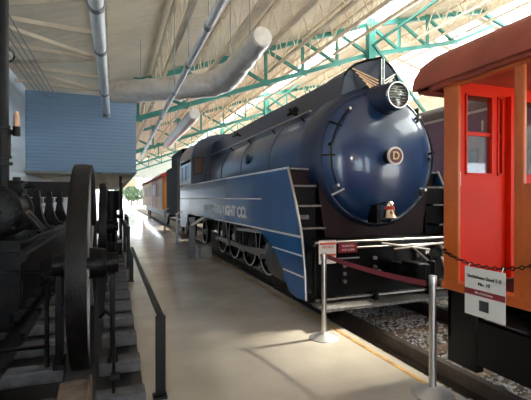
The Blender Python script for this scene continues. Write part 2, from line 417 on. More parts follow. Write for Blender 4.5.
# ================================================================== TRACK
def rail_poly(xc, zt, h=.18, w=.075, b=.15):
    return [(xc-b/2, zt-h), (xc+b/2, zt-h), (xc+b/2, zt-h+.02), (xc+.012, zt-h+.04), (xc+.012, zt-.045), (xc+w/2, zt-.035), (xc+w/2, zt), (xc-w/2, zt), (xc-w/2, zt-.035), (xc-.012, zt-.045), (xc-.012, zt-h+.04), (xc-b/2, zt-h+.02)]
TX = 3.70
RX = (TX-.68, TX+.755)
for x, l in ((RX[0], 'brown steel rail beside the platform edge, under the locomotive'), (RX[1], 'brown steel rail on the far side of the track under the locomotive')):
    o = MB().prism(rail_poly(x, -.005), 'Y', -6, 60).build('rail', 'railst', origin=(x, -6, -.2)); tag(o, l, 'rail')
tie0 = None
for i in range(26):
    y = .6+.62*i
    if tie0 is None:
        o = MB().box(TX-.98, TX+1.25, y-.11, y+.11, -.215, -.186).build('track_tie', 'oldtie', origin=(TX, y, -.2), bevel=.008); tie0 = o
    else:
        o = tie0.copy(); C.objects.link(o); o.location = (TX, y, -.2)
    tag(o, 'weathered wooden track tie in the gravel, %s from the near end' % (ORD[i] if i < 20 else 'last'), 'tie', 'ties under the locomotive track')
    if i >= 20: o['label'] = 'weathered wooden track tie far back under the locomotive, past the twentieth'
# gravel
g = MB(); random.seed(3)
ico = [(0, 0, 1), (.9, 0, .3), (.28, .85, .35), (-.72, .53, .3), (-.72, -.53, .35), (.28, -.85, .3), (0, 0, -.6)]
icf = [(0, 1, 2), (0, 2, 3), (0, 3, 4), (0, 4, 5), (0, 5, 1), (6, 2, 1), (6, 3, 2), (6, 4, 3), (6, 5, 4), (6, 1, 5)]
for i in range(11000):
    x = random.uniform(2.66, 5.4); y = random.uniform(.8, 6.5) if random.random() < .88 else random.uniform(8, 13)
    if x < 3.1 and random.random() < .45: continue
    if abs(x-RX[0]) < .1 or abs(x-RX[1]) < .1: continue
    s = random.uniform(.013, .03); a = random.uniform(0, 6.28); ca, sa = math.cos(a), math.sin(a)
    if (y-.6+.11) % .62 < .22 and random.random() < .7: continue
    g.add([(x+(p[0]*ca-p[1]*sa)*s*random.uniform(.8, 1.3), y+(p[0]*sa+p[1]*ca)*s, -.19+p[2]*s*.7+random.uniform(0, .012)) for p in ico], icf)
o = g.build('gravel', 'stone', smooth=False); tag(o, 'pale grey crushed gravel between and beside the rails', 'gravel', kind='stuff')

# ================================================================== LOCOMOTIVE
CX, CZ, LX, RXX = 3.68, 2.2, 2.3, 5.06
L = thing('steam_locomotive', (CX, 4.5, 0), 'blue streamlined steam locomotive with round nose and lettered side skirt', 'locomotive')
mir = lambda x: 2*CX-x
MB().lathe([(.001, 4.76), (.3, 4.77), (.6, 4.81), (.8, 4.87), (.9, 4.93), (.955, 4.99), (.965, 5.03)], (CX, 0, CZ), 'Y', 96).build('smokebox_door', 'locoblue', L)
MB().lathe([(.93, 5.0), (.985, 4.985), (1.03, 5.03), (1.06, 5.12), (1.065, 5.5), (1.0, 5.53)], (CX, 0, CZ), 'Y', 96).build('smokebox_ring', 'locodark', L)
MB().lathe([(.9, 5.5), (.985, 5.5), (.985, 8.2), (.97, 13.0), (.9, 13.0)], (CX, 0, CZ), 'Y', 96).build('boiler_barrel', 'locoblue', L)
bb = MB()
for y in (7.0, 8.8, 10.6, 12.0): MB().ring((CX, y, CZ), 'Y', .992, .05, .02, 96).build('boiler_band', 'locodark', L)
# hood casing
def sec(y, xs, zt, pro=0):
    pts = [(xs-.16, 2.75), (xs-.03, 3.42), (xs+.03, 3.5+zt), (xs+.12, 3.57+zt), (xs+.25, 3.62+zt)]
    pts = pts+[(CX, 3.66+zt)]+[(mir(a), b_) for a, b_ in reversed(pts)]
    return [(a, y-pro*(1-min(1, abs(a-CX)/(CX-xs))), b_) for a, b_ in pts]
h = MB(); h.loft([sec(5.16, 3.23, 0, .22), sec(5.6, 3.17, -.03), sec(7.7, 3.12, -.13), sec(9.7, 3.10, -.17), (sec(12.95, 3.08, -.35))]); h.build('hood', 'locodark', L)
# rim lip on hood front
lip = MB(); fs = sec(5.15, 3.22, .01, .22); lip.tube([Vector(p) for p in fs[1:-1]], .018, 8); lip.build('hood_lip', 'black', L)
for sgn, nm in ((-1, 'left'), (1, 'right')):
    for i in range(7):
        za = 3.52-.058*i; xa = .385-.045*i; zb = za-.12-.012*(6-i)
        fy = lambda x: 5.16-.22*(1-min(1, abs(x)/.45))-.022
        b = MB(); b.beam((CX+sgn*xa, fy(xa), za), (CX+sgn*.045, fy(.045), zb), .02, .02); b.build('wing_bar', 'bell' if sgn < 0 else 'chrome', L)
b = MB(); b.box(CX-.03, CX-.012, 4.89, 4.95, 3.05, 3.64); b.box(CX+.012, CX+.03, 4.89, 4.95, 3.05, 3.64)
for k in range(3): b.box(CX-.03, CX+.03, 4.895, 4.945, 3.2+.15*k, 3.21+.15*k)
b.build('wing_post', 'chrome', L)
# headlight
hl = MB().lathe([(.17, 4.56), (.2, 4.6), (.205, 4.7), (.24, 4.95), (.33, 5.3)], (CX, 0, 3.03), 'Y', 40).build('headlight', 'locodark', L)
MB().ring((CX, 4.565, 3.03), 'Y', .185, .05, .018, 40).build('headlight_rim', 'chrome', hl)
MB().lathe([(.001, 4.565), (.08, 4.57), (.16, 4.59)], (CX, 0, 3.03), 'Y', 32).build('lens', 'lens', hl)
gr = MB()
for k in range(-3, 4):
    zz = .04*k; w = math.sqrt(.15**2-zz*zz); gr.box(CX-w, CX+w, 4.55, 4.558, 3.03+zz-.003, 3.03+zz+.003)
gr.build('lens_bars', 'greymetal', hl)
# badge
np_ = MB().cyl((CX, 4.6, CZ-.01), (CX, 4.625, CZ-.01), .13, n=40).build('number_plate', 'whitept', L); tag(np_, 'round maroon badge with cream rim and letter D')
MB().cyl((CX, 4.592, CZ-.01), (CX, 4.602, CZ-.01), .10, n=40).build('badge_face', 'plate', np_)
text('letter', 'D', .16, 'gold', np_, (CX-.003, 4.588, CZ-.012), (1, 0, 0), (0, 0, 1), .004, bold=.002)
MB().lathe([(.10, 4.76), (.085, 4.70), (.05, 4.66), (.04, 4.62)], (CX, 0, CZ-.01), 'Y', 24).build('door_hub', 'black', L)
# front handrails
for sg in (-1, 1):
    pts = []
    for i in range(25):
        a = math.radians(52+(130-52)*i/24*1.12); a = math.radians(50+84*i/24) if sg > 0 else math.radians(128+84*i/24)
        if sg > 0: a = math.radians(48-84*i/24)
        pts.append((CX+.885*math.cos(a), 4.855, CZ+.885*math.sin(a)))
    hr = MB().tube(pts, .012, 8).build('front_handrail', 'black', L)
    for i in (1, 12, 23):
        p = Vector(pts[i]); kn = MB(); kn.cyl(p+Vector((0, -.02, 0)), p+Vector((0, .09, 0)), .022, n=12)
        kn.build('handrail_knob', 'steel' if i != 12 else 'black', hr)
for a in (42, 150, 180, 0, -35, 215):
    a_ = math.radians(a); p = Vector((CX+.97*math.cos(a_), 4.985, CZ+.97*math.sin(a_)))
    q = Vector((CX+.82*math.cos(a_), 4.86, CZ+.82*math.sin(a_)))
    MB().beam(p, q, .03, .025).build('door_clamp', 'steel' if a in (-35, 215) else 'black', L)
# barrel handrail and fittings
for sg in (-1, 1):
    x = CX+sg*.80
    hr = MB().cyl((x-.02*(-sg), 5.6, 2.96), (x-.02*(-sg), 12.6, 2.96), .018, n=8).build('boiler_handrail', 'steel', L)
    for y in (6.0, 7.3, 8.8, 10.3, 11.8): MB().cyl((x, y, 2.94), (CX+sg*.7, y, 2.84), .016, n=8).build('handrail_knob', 'black', hr)
w = MB(); w.cyl((2.93, 6.35, 3.12), (2.93, 6.62, 3.1), .035); w.cyl((2.93, 6.3, 3.12), (2.93, 6.36, 3.12), .055); w.cyl((3.1, 6.5, 3.08), (2.93, 6.5, 3.1), .02); w.cyl((2.93, 6.55, 3.1), (2.93, 6.55, 3.2), .02); w.build('air_whistle', 'black', L)
w = MB(); w.cyl((2.8, 9.4, 3.16), (2.8, 9.75, 3.16), .03); w.cyl((2.92, 9.5, 3.14), (2.8, 9.5, 3.16), .02); w.cyl((2.8, 9.6, 3.16), (2.8, 9.6, 3.26), .018); w.build('safety_valve', 'black', L)
MB().lathe([(.001, -.06), (.09, -.05), (.12, 0)], (2.71, 8.3, 2.45), 'X', 16).build('washout_cover', 'locodark', L)
# skirt
def skirt_poly():
    p = [(5.24, 2.045), (12.9, 2.02), (15.2, 2.02), (15.2, .55), (14.7, .55)]
    for i in range(1, 9):
        a = i/9*PI/2; p.append((14.6-1.0*math.sin(a)*1.0, .55+.52*(1-math.cos(a)) if i < 9 else 1.07))
    p += [(13.5, 1.06), (7.25, 1.06)]
    for px, py in ((255, 228), (261, 233), (266, 238.5), (273, 249), (280, 263.5), (285, 280), (289, 290), (295, 297)):
        d = 983/(px-115); p.append(((d-.81)/C_, EYE-(py-198)/400*d))
    p += [(4.66, .27), (4.69, .65), (4.78, 1.09), (4.98, 1.55)]
    return p
SP = skirt_poly()
for sg in (-1, 1):
    x0 = LX if sg < 0 else RXX-.03
    sk = MB().prism(SP, 'X', x0, x0+.03).build('side_skirt', 'skirtblue', L)
    fx = LX-.004 if sg < 0 else RXX
    def fy(z):
        pts = [(.27, 4.66), (.65, 4.69), (1.09, 4.78), (1.55, 4.98), (2.045, 5.24)]
        for (a, ya), (b_, yb) in zip(pts, pts[1:]):
            if a <= z <= b_: return ya+(yb-ya)*(z-a)/(b_-a)
        return 5.24
    def st(z, y1, t=.022): MB().box(fx, fx+.004, fy(z)+.01, y1, z-t/2, z+t/2).build('chrome_stripe', 'stripe', sk)
    st(2.03, 15.19, .03); st(1.085, 13.4, .03); st(.838, 5.82); st(.565, 5.38)
    MB().box(fx, fx+.004, 6.3, 15.19, 1.575, 1.597).build('chrome_stripe', 'stripe', sk)
    e = MB(); pf = [(4.66, .27), (4.69, .65), (4.78, 1.09), (4.98, 1.55), (5.24, 2.045)]
    e.tube([(x0+.015, a, b_) for a, b_ in pf], .018, 8); e.build('front_edge', 'steel', sk)
    if sg < 0: text('lettering', 'NORTHERN LIGHT CO.', .29, 'stripe', sk, (LX-.004, 9.02, 1.315), (0, -1, 0), (0, 0, 1), .003, sx=1.26, bold=.012)
    # running board between skirt and boiler
    xa, xb = (LX+.03, CX-.9) if sg < 0 else (CX+.9, RXX-.03)
    MB().box(xa, xb, 5.3, 12.9, 1.99, 2.03).build('running_board', 'locodark', L)
    MB().box(xa, xb, 5.3, 5.34, .9, 2.0).build('front_bulkhead', 'maroonblk', L)
    for i, z in enumerate((2.02, 1.77, 1.49, 1.19)):
        y = 5.24-.11*i if i else 5.26
        fy0 = fy(z)
        stp = MB(); stp.box(xa, xa+.36 if sg < 0 else xb, fy0-.0, fy0+.26, z-.015, z+.01) if sg < 0 else stp.box(xb-.36, xb, fy0, fy0+.26, z-.015, z+.01)
        so = stp.build('step', 'black', L)
        nz = MB(); (nz.box(xa, xa+.36, fy0-.012, fy0, z-.012, z+.014) if sg < 0 else nz.box(xb-.36, xb, fy0-.012, fy0, z-.012, z+.014)); nz.build('step_nosing', 'tread', so)
    xr0 = xa if sg < 0 else xb-.36
    MB().box(xr0, xr0+.36, fy(1.9)+.14, fy(1.9)+.16, 1.78, 2.0).build('riser', 'maroonblk', L)
    MB().box(xr0, xr0+.36, fy(1.3)+.24, fy(1.3)+.26, 1.0, 1.8).build('riser', 'matblack', L)
MB().box(2.42, 2.56, 5.07, 5.075, 1.30, 1.36).build('step_plate', 'tread', L)
# apron below the nose
ap = [(2.70, 2.0), (2.72, 1.6), (2.82, 1.0), (mir(2.82), 1.0), (mir(2.72), 1.6), (mir(2.70), 2.0), (CX, 2.1)]
MB().prism(ap, 'Y', 5.05, 5.3).build('front_apron', 'maroonblk', L)
MB().box(2.36, 5.0, 4.5, 5.3, .98, 1.03).build('pilot_deck', 'black', L)
MB().box(2.36, 5.0, 4.5, 4.6, .33, .98).build('pilot_beam', 'blackgl', L, bevel=.01)
MB().box(2.36, 5.0, 4.24, 4.6, .22, .26).build('footboard', 'tread', L, bevel=.006)
MB().box(2.36, 5.0, 4.46, 4.50, .30, .325).build('beam_strip', 'steel', L)
for x in (2.42, 3.2, 4.1, 4.9): MB().box(x, x+.05, 4.4, 4.5, .26, .36).build('footboard_bracket', 'black', L)
MB().cyl((2.33, 4.44, 1.04), (5.03, 4.44, 1.04), .014, n=12).build('pilot_rail', 'steel', L)
MB().cyl((2.7, 4.46, .955), (5.03, 4.46, .955), .012, n=12).build('pilot_rail', 'steel', L)
for x in (2.36, 2.95, 3.68, 4.4, 4.98): MB().cyl((x, 4.44, 1.04), (x, 4.52, .99), .016, n=8).build('rail_bracket', 'chrome', L)
# beam fittings
for (x, z) in ((2.78, .72), (2.78, .62), (2.78, .52), (3.25, .8), (3.25, .68), (3.32, .62), (3.95, .8)): MB().cyl((x, 4.46, z), (x, 4.5, z), .024, n=12).build('bolt', 'greymetal', L)
MB().box(2.73, 2.83, 4.482, 4.499, .47, .78).build('bracket_plate', 'black', L)
MB().box(2.62, 3.0, 4.47, 4.499, .81, .825).build('bracket_plate', 'greymetal', L)
cp = MB(); cp.box(3.5, 3.86, 4.25, 4.5, .52, .74); cp.box(3.52, 3.66, 3.98, 4.3, .5, .78); cp.box(3.66, 3.84, 4.02, 4.16, .5, .76); cp.cyl((3.8, 4.05, .46), (3.8, 4.05, .8), .05); cp.build('coupler', 'iron', L, bevel=.02)
cp = MB()
for (a, b_) in (((3.3, 4.4, 1.0), (4.0, 4.3, .9)), ((3.45, 4.35, .92), (4.3, 4.32, .98)), ((3.7, 4.3, .95), (3.9, 4.2, .75)), ((4.2, 4.3, .95), (4.2, 4.2, .7))): cp.cyl(a, b_, .016, n=8)
cp.tube([(4.35, 4.45, .75), (4.3, 4.3, .6), (4.25, 4.25, .42), (4.15, 4.22, .4), (4.1, 4.2, .5)], .03, 10)
cp.build('uncoupling_lever', 'steel', L)
for x_, z_ in ((4.0, .86), (4.28, .9), (4.5, .84), (4.66, .9)):
    MB().tube([(x_, 4.46, z_), (x_, 4.36, z_-.01), (x_+.05, 4.32, z_-.10), (x_+.08, 4.32, z_-.24), (x_+.02, 4.34, z_-.30)], .022, 10).build('air_hose', 'black', L)
    MB().cyl((x_, 4.34, z_), (x_, 4.46, z_), .032, n=12).build('hose_cock', 'steel', L)
# bell
bl = MB().lathe([(.001, .155), (.035, .15), (.062, .12), (.07, .03), (.085, -.03), (.118, -.075), (.11, -.08), (.06, -.03)], (CX-.06, 4.66, 1.40), 'Z', 28).build('bell', 'bell', L)
MB().lathe([(.0712, .035), (.069, .06), (.0665, .085)], (CX-.06, 4.66, 1.40), 'Z', 28).build('bell_cap', 'bellred', bl)
q = MB(); q.box(CX-.24, CX-.18, 4.7, 4.92, 1.24, 1.5); q.beam((CX-.21, 4.78, 1.5), (CX-.06, 4.68, 1.54), .03); q.beam((CX-.25, 4.75, 1.27), (CX+.06, 4.72, 1.26), .03); q.cyl((CX-.06, 4.66, 1.25), (CX-.06, 4.66, 1.36), .03); q.build('bell_bracket', 'black', L)
# cab
cabp = [(LX, 2.02), (LX, 2.95)]
for i in range(0, 13):
    a = PI-(i/12)*PI; cabp.append((CX+1.36*math.cos(a), 2.98+.74*max(0, math.sin(a))**.85))
cabp += [(RXX, 2.95), (RXX, 2.02)]
MB().prism(cabp, 'Y', 12.9, 13.02).build('cab_front', 'locodark', L)
rf = [(a, b_+.012) for a, b_ in cabp[1:-1]]; rfi = [(CX+(a-CX)*.96, b_-.06) for a, b_ in reversed(rf)]
MB().prism(rf+rfi, 'Y', 12.86, 15.3).build('cab_roof', 'locodark', L)
for x0 in (LX, RXX-.04):
    cs = MB(); cs.box(x0, x0+.04, 13.0, 15.2, 2.02, 2.2); cs.box(x0, x0+.04, 13.0, 15.2, 2.7, 2.78)
    cs.box(x0, x0+.04, 13.0, 13.35, 2.2, 2.7); cs.box(x0, x0+.04, 14.9, 15.2, 2.2, 2.7); cs.box(x0, x0+.04, 14.05, 14.15, 2.2, 2.7)
    so = cs.build('cab_side', 'skirtblue', L)
    MB().box(x0+.015, x0+.022, 13.35, 14.05, 2.2, 2.7).build('window_pane', 'glass', so)
    MB().box(x0+.015, x0+.022, 14.15, 14.9, 2.2, 2.7).build('window_pane', 'glass', so)
wf = MB(); wf.prism([(2.335, 2.93), (2.72, 2.93), (2.66, 2.38), (2.385, 2.33)], 'Y', 12.87, 12.9)
wo = wf.build('cab_front_window', 'black', L)
MB().prism([(2.37, 2.895), (2.68, 2.895), (2.63, 2.42), (2.41, 2.375)], 'Y', 12.862, 12.872).build('window_pane', 'amber', wo)
MB().box(2.5, 4.9, 13.0, 15.1, 1.0, 1.95).build('firebox', 'black', L)
MB().box(2.75, 4.6, 13.05, 14.0, 1.95, 3.1).build('backhead', 'matblack', L)
MB().box(2.36, 5.0, 15.1, 15.16, 2.0, 2.95).build('cab_rear', 'matblack', L)
MB().box(3.1, 4.25, 5.3, 15.0, .55, .95).build('frame', 'black', L)
# cylinders
for sg in (-1, 1):
    x = CX+sg*1.0
    cy = MB().lathe([(.001, 4.95), (.30, 4.97), (.36, 5.02), (.365, 6.15), (.3, 6.2), (.001, 6.22)], (x, 0, .60), 'Y', 40).build('cylinder', 'greycyl', L)
    MB().box(x-.2*sg-.16, x-.2*sg+.16, 5.36, 6.15, .9, 1.5).build('valve_chest', 'greycyl', L)
# pilot truck wheels + drivers
def wheel(x, y, r, sg, name='driving_wheel', spokes=14):
    w = MB().ring((x, y, r), 'X', r, .13, r*.14, 48).build(name, 'black', L)
    MB().ring((x+sg*.066, y, r), 'X', r*.985, .012, .035, 48).build('tyre_trim', 'whitept', w)
    s = MB()
    for i in range(spokes):
        a = 2*PI*i/spokes; s.beam((x, y+math.cos(a)*.1, r+math.sin(a)*.1), (x, y+math.cos(a)*r*.88, r+math.sin(a)*r*.88), .05, .04, up=(1, 0, 0))
    s.build('spokes', 'greycyl', w)
    MB().cyl((x-.09, y, r), (x+.09, y, r), r*.22).build('wheel_hub', 'steel', w)
for sg in (-1, 1):
    x = RX[0] if sg < 0 else RX[1]
    for y in (7.7, 8.95, 10.2, 11.45): wheel(x, y, .55, sg)
    wheel(x, 13.9, .42, sg, 'trailing_wheel', 10)
    wheel(x, 6.6, .36, sg, 'pilot_wheel', 8)
    xr = x+sg*.16
    MB().beam((xr, 7.6, .42), (xr, 11.6, .42), .04, .11).build('side_rod', 'steel', L)
    MB().beam((xr+sg*.07, 6.3, .60), (xr+sg*.07, 9.0, .44), .05, .10).build('main_rod', 'steel', L)
    for y in (7.7, 8.95, 10.2, 11.45): MB().cyl((xr-.1, y, .42), (xr+.1, y, .42), .075).build('crank_pin', 'steel', L)
    MB().beam((xr+sg*.04, 7.2, .92), (xr+sg*.04, 9.6, .84), .05, .07).build('valve_rod', 'steel', L)
    MB().box(xr-.06, xr+.06, 8.9, 9.0, .5, 1.2).build('valve_link', 'greycyl', L)
    q = MB(); q.box(xr-.06, xr+.06, 9.5, 9.62, .55, 1.2); q.cyl((xr-.08, 9.56, .8), (xr+.08, 9.56, .8), .1); q.build('valve_gear', 'greycyl', L)
# tender
T = thing('tender', (CX, 16, 0), 'black coal tender coupled behind the blue locomotive cab', 'tender')
MB().box(2.42, 4.95, 15.6, 20.6, .85, 3.0).build('tank', 'matblack', T, bevel=.05)
q = MB(); q.box(2.42, 4.95, 15.5, 15.6, 1.0, 3.5); q.box(2.42, 2.5, 15.5, 18.6, 3.0, 3.5); q.box(4.87, 4.95, 15.5, 18.6, 3.0, 3.5); q.build('coal_boards', 'matblack', T)
for y in (15.75, 16.3): MB().cyl((2.38, y, .9), (2.38, y, 3.2), .02, n=8).build('grab_pole', 'steel', T)
MB().box(2.40, 2.42, 15.9, 16.2, 1.1, 2.9).build('side_panel', 'cary', T)
MB().box(2.9, 4.5, 15.5, 20.5, .6, .85).build('frame', 'black', T)
for sg in (-1, 1):
    x = RX[0] if sg < 0 else RX[1]
    for y in (16.4, 17.8, 19.2): 
        w = MB(); w.lathe([(.001, -.065), (.42, -.065), (.42, .065), (.001, .065)], (x, y, .42), 'X', 32); wo = w.build('wheel', 'black', T)
        MB().ring((x+sg*.07, y, .42), 'X', .41, .012, .03, 32).build('tyre_trim', 'whitept', wo)

# signs on the pilot
t = thing('notice_sign', (2.52, 4.36, .82), 'white and red notice hanging on the locomotive front behind the left rope post', 'sign')
MB().box(2.36, 2.60, 4.39, 4.40, .78, 1.07).build('board', 'signwhite', t)
for z in (1.03, .89): MB().box(2.37, 2.59, 4.384, 4.39, z-.012, z+.012).build('red_band', 'signred', t)
text('line', 'NOTICE', .045, 'signred', t, (2.48, 4.386, .985), (1, 0, 0), (0, 0, 1), .002)
text('line', 'DO NOT', .04, 'ink', t, (2.48, 4.386, .84), (1, 0, 0), (0, 0, 1), .002)
t = thing('small_plaque', (2.78, 4.4, .92), 'small maroon plaque with pale lettering on the locomotive front beam', 'sign')
MB().box(2.64, 2.91, 4.39, 4.40, .905, 1.025).build('board', 'signmar', t)
text('line', 'PLEASE DO', .035, 'signwhite', t, (2.775, 4.386, .99), (1, 0, 0), (0, 0, 1), .002)
text('line', 'NOT CLIMB', .035, 'signwhite', t, (2.775, 4.386, .94), (1, 0, 0), (0, 0, 1), .002)

# ================================================================== STANCHIONS + BELT
def stanchion(x, y, label):
    t = thing('stanchion', (x, y, 0), label, 'stanchion', 'chrome rope posts')
    MB().lathe([(.001, 0), (.165, 0), (.168, .008), (.15, .018), (.09, .04), (.045, .062), (.001, .07)], (x, y, 0), 'Z', 48).build('base', 'basesteel', t)
    MB().cyl((x, y, .05), (x, y, .92), .029).build('post', 'steel', t)
    MB().lathe([(.001, .97), (.03, .968), (.034, .955), (.034, .90), (.029, .895)], (x, y, 0), 'Z', 24).build('belt_head', 'steel', t)
    return t
s1 = Vector((2.234, 4.04, 0)); s2 = Vector((2.425, 2.57, 0))
stanchion(s1.x, s1.y, 'chrome rope post in front of the locomotive skirt, left end of the belt')
stanchion(s2.x, s2.y, 'chrome rope post beside the orange car, right end of the belt')
pts = []
for i in range(25):
    k = i/24; p = s1.lerp(s2, k); pts.append(Vector((p.x, p.y, .945-.05*k-.06*4*k*(1-k)*.5)))
b = MB(); d = (s2-s1).normalized(); nn = Vector((d.y, -d.x, 0))
b.loft([[p+nn*a+Vector((0, 0, c)) for a, c in ((-.0015, -.024), (.0015, -.024), (.0015, .024), (-.0015, .024))] for p in pts[1:-1]])
o = b.build('barrier_belt', 'belt', origin=(s1.x, s1.y, .92)); tag(o, 'maroon barrier belt stretched between the two chrome rope posts', 'belt')

# ================================================================== ORANGE CAR
OX, OXR = 2.65, 4.95
K = thing('orange_rail_car', (3.8, 0, 0), 'orange and red rail car with brown arched roof at the right edge', 'rail car')
YE = 2.69
for a_ in (OX, OXR-.03): MB().box(a_, a_+.03, YE-.16, YE, .83, 2.62).build('corner_post', 'orange', K, bevel=.012)
q = MB(); q.box(OX, OX+.035, 1.965, 2.04, .83, 2.62); q.build('door_post', 'orange', K, bevel=.01)
q = MB(); q.box(OX, OX+.04, -4, 1.965, .83, 1.70); q.build('side_panel', 'orange', K)
q = MB(); q.box(OX-.012, OX+.11, -4, YE+.01, .825, .90); q.build('side_sill', 'orange', K, bevel=.008)
q = MB(); q.box(OX-.005, OX+.05, -4, YE, 2.53, 2.66); q.box(OXR-.1, OXR, -4, YE, 2.52, 2.66); q.build('header_rail', 'orange', K)
MB().box(OX+.03, OXR-.1, YE-.1, YE, 2.55, 2.60).build('end_header', 'redpt', K)
for y in (.9, -.2, -1.4, -2.6, -3.9): MB().box(OX, OX+.04, y, y+.1, 1.70, 2.55).build('window_post', 'orange', K)
q = MB(); q.box(OXR-.09, OXR, -4, YE-.16, .83, 1.0);  q.build('far_side_sill', 'redpt', K)
# end wall facing the camera side, red, with windows
ye0, ye1 = YE-.10, YE-.05
ew = MB(); ew.box(OX+.03, OXR-.03, ye0, ye1, .88, 1.80)
ew.box(OX+.03, OXR-.03, ye0, ye1, 2.49, 2.55)
xsA = [(OX+.03, 2.79), (3.10, 3.162), (3.225, 3.40), (4.0, 4.1), (4.4, OXR-.1)]
for a, c in xsA: ew.box(a, c, ye0, ye1, 1.80, 2.49)
for a, c in ((2.79, 3.10), (3.162, 3.225)): ew.box(a, c, ye0+.01, ye1-.01, 2.14, 2.17)
ew.build('end_wall', 'redpt', K)
fr = MB()
for a, c in ((2.79, 3.10), (3.162, 3.225), (3.40, 4.0)):
    for z0, z1 in ((1.8, 1.815), (2.475, 2.49)): fr.box(a, c, ye0-.012, ye0, z0, z1)
    fr.box(a, a+.012, ye0-.012, ye0, 1.8, 2.49); fr.box(c-.012, c, ye0-.012, ye0, 1.8, 2.49)
fr.build('window_frame', 'redpt', K)
for a, c in ((2.79, 3.10), (3.162, 3.225), (3.40, 4.0), (4.1, 4.4)):
    MB().box(a, c, ye0+.02, ye0+.026, 1.8, 2.49).build('window_pane', 'glass', K)
q = MB(); q.box(3.27, 3.31, ye0-.05, ye0, .9, 2.5); q.box(2.70, 2.715, ye0-.02, ye0, .9, 2.47); q.build('door_jamb', 'redpt', K)
MB().cyl((2.70, ye0-.03, 1.70), (2.70, ye0-.03, 1.82), .008, n=8).build('door_handle', 'steel', K)
q = MB(); q.box(OX+.05, OXR-.05, -4, YE-.02, 2.60, 2.64); q.build('interior_ceiling', 'redpt', K)
q = MB(); q.box(OX+.1, OXR-.1, -4, YE-.02, .80, .86); q.build('floor_deck', 'black', K)
q = MB(); q.box(OX, OXR, -4.0, -3.9, .83, 2.6); q.build('rear_wall', 'redpt', K)
lf = MB().cyl((3.6, 1.3, 2.56), (3.6, 1.3, 2.60), .09).build('added_lamp_disc', 'lampw', K)  # out-of-view disc added to go with the fill light below
pl = bpy.data.lights.new('added_fill_light', 'POINT'); pl.energy = 3.5; pl.color = (1, .85, .65); pl.shadow_soft_size = .06  # added fill light, brightens the car's red interior
po = bpy.data.objects.new('added_fill_light', pl); C.objects.link(po); po.location = (3.6, 1.5, 2.38)
# roof
rc = (OX+OXR)/2; rp = [(2.56, 2.585), (2.555, 2.61), (2.58, 2.70), (2.66, 2.82), (2.80, 2.92), (3.0, 3.0), (3.3, 3.07), (rc, 3.10)]
rp = rp+[(2*rc-a, b_) for a, b_ in reversed(rp[:-1])]
def shr(k, dz, y): return [(rc+(a-rc)*k, y, 2.585+(b_-2.585)*k*1.0-dz) for a, b_ in rp]
q = MB(); q.loft([shr(1, 0, -4.3), shr(1, 0, 2.86), shr(.995, .0, 2.95), shr(.98, 0, 3.0)]); q.build('roof', 'terra', K)
q = MB(); q.box(2.60, 2.66, -4.2, 2.95, 2.555, 2.59); q.box(2.6, 5.0, 2.80, 2.93, 2.54, 2.60); q.build('eave_board', 'terra', K)
# steps and underframe
q = MB(); q.box(OX+.04, OX+.12, 2.38, YE-.01, .20, .825); q.box(OX+.04, OXR-.1, YE-.06, YE-.01, .40, .825); q.build('step_plate', 'blackgl', K, bevel=.01)
q = MB(); q.box(OX+.05, OX+.12, -1, 2.38, .27, .62); q.box(OX+.12, OX+.5, -1, 2.3, .27, .33);  q.build('step_riser', 'blackgl', K)
q = MB(); q.box(OX+.12, OX+.46, 1.9, 2.38, .60, .63); q.build('step_tread', 'tread', K)
q = MB(); q.box(OX+.05, OX+.12, -1, 1.95, .62, .825);q.build('step_side', 'blackgl', K)
q = MB(); q.box(3.2, 4.3, -3.8, 2.4, .55, .8); q.box(3.5, 3.9, 2.4, 2.9, .5, .78); q.build('underframe', 'black', K)
for sg, x in ((-1, RX[0]), (1, RX[1])):
    for y in (.3, -1.6): MB().lathe([(.001, -.065), (.38, -.065), (.38, .065), (.001, .065)], (x, y, .38), 'X', 32).build('wheel', 'black', K)
# chain
def chain(name, p0, p1, sag, label, n):
    p0 = Vector(p0); p1 = Vector(p1); P = [p0.lerp(p1, i/n)+Vector((0, 0, -sag*4*(i/n)*(1-i/n))) for i in range(n+1)]
    g = MB()
    for i in range(n):
        a, b_ = P[i], P[i+1]; d = (b_-a); l = d.length*.72; c = (a+b_)/2; d.normalize()
        s = Vector((1, 0, 0)) if i % 2 else Vector((0, 0, 1)); s = (s-d*s.dot(d)).normalized()
        w = .013
        g.tube([c+d*(l*.5*1.25*math.cos(t))+s*(w*math.sin(t)) for t in [2*PI*k/12 for k in range(13)]], .0048, 6)
    o = g.build(name, 'black', origin=P[0]); tag(o, label, 'chain')
    return P
chain('doorway_chain', (2.615, 2.66, 1.155), (2.615, 1.62, 1.27), .13, 'black chain slung across the open doorway of the orange car', 30)
for y, z in ((2.66, 1.16), (1.62, 1.275)):
    q = MB().cyl((2.655, y, z), (2.622, y, z), .01, n=8); q.build('chain_hook', 'black', K)
t = thing('hanging_sign', (2.60, 2.3, .7), 'white information sign with a maroon band hanging from the doorway chain', 'sign')
sy0, sy1 = 2.40, 2.05
MB().box(2.586, 2.592, sy1, sy0, .695, 1.065).build('board', 'signwhite', t)
MB().box(2.582, 2.5865, sy1, sy0, .855, .90).build('maroon_band', 'signmar', t)
MB().box(2.582, 2.5865, 2.185, 2.265, .745, .825).build('dark_square', 'ink', t)
text('line', 'Bethlehem Steel S-B', .036, 'ink', t, (2.583, 2.225, .995), (0, -1, 0), (0, 0, 1), .002)
text('line', 'No. 10', .036, 'ink', t, (2.583, 2.225, .945), (0, -1, 0), (0, 0, 1), .002)
text('line', 'Gift of Bethlehem', .022, 'signwhite', t, (2.581, 2.225, .878), (0, -1, 0), (0, 0, 1), .0015)
MB().tube([(2.589, sy0-.03, 1.06), (2.605, sy0-.03, 1.09)], .004, 6).build('hook', 'steel', t); MB().tube([(2.589, sy1+.03, 1.06), (2.605, sy1+.03, 1.10)], .004, 6).build('hook', 'steel', t)

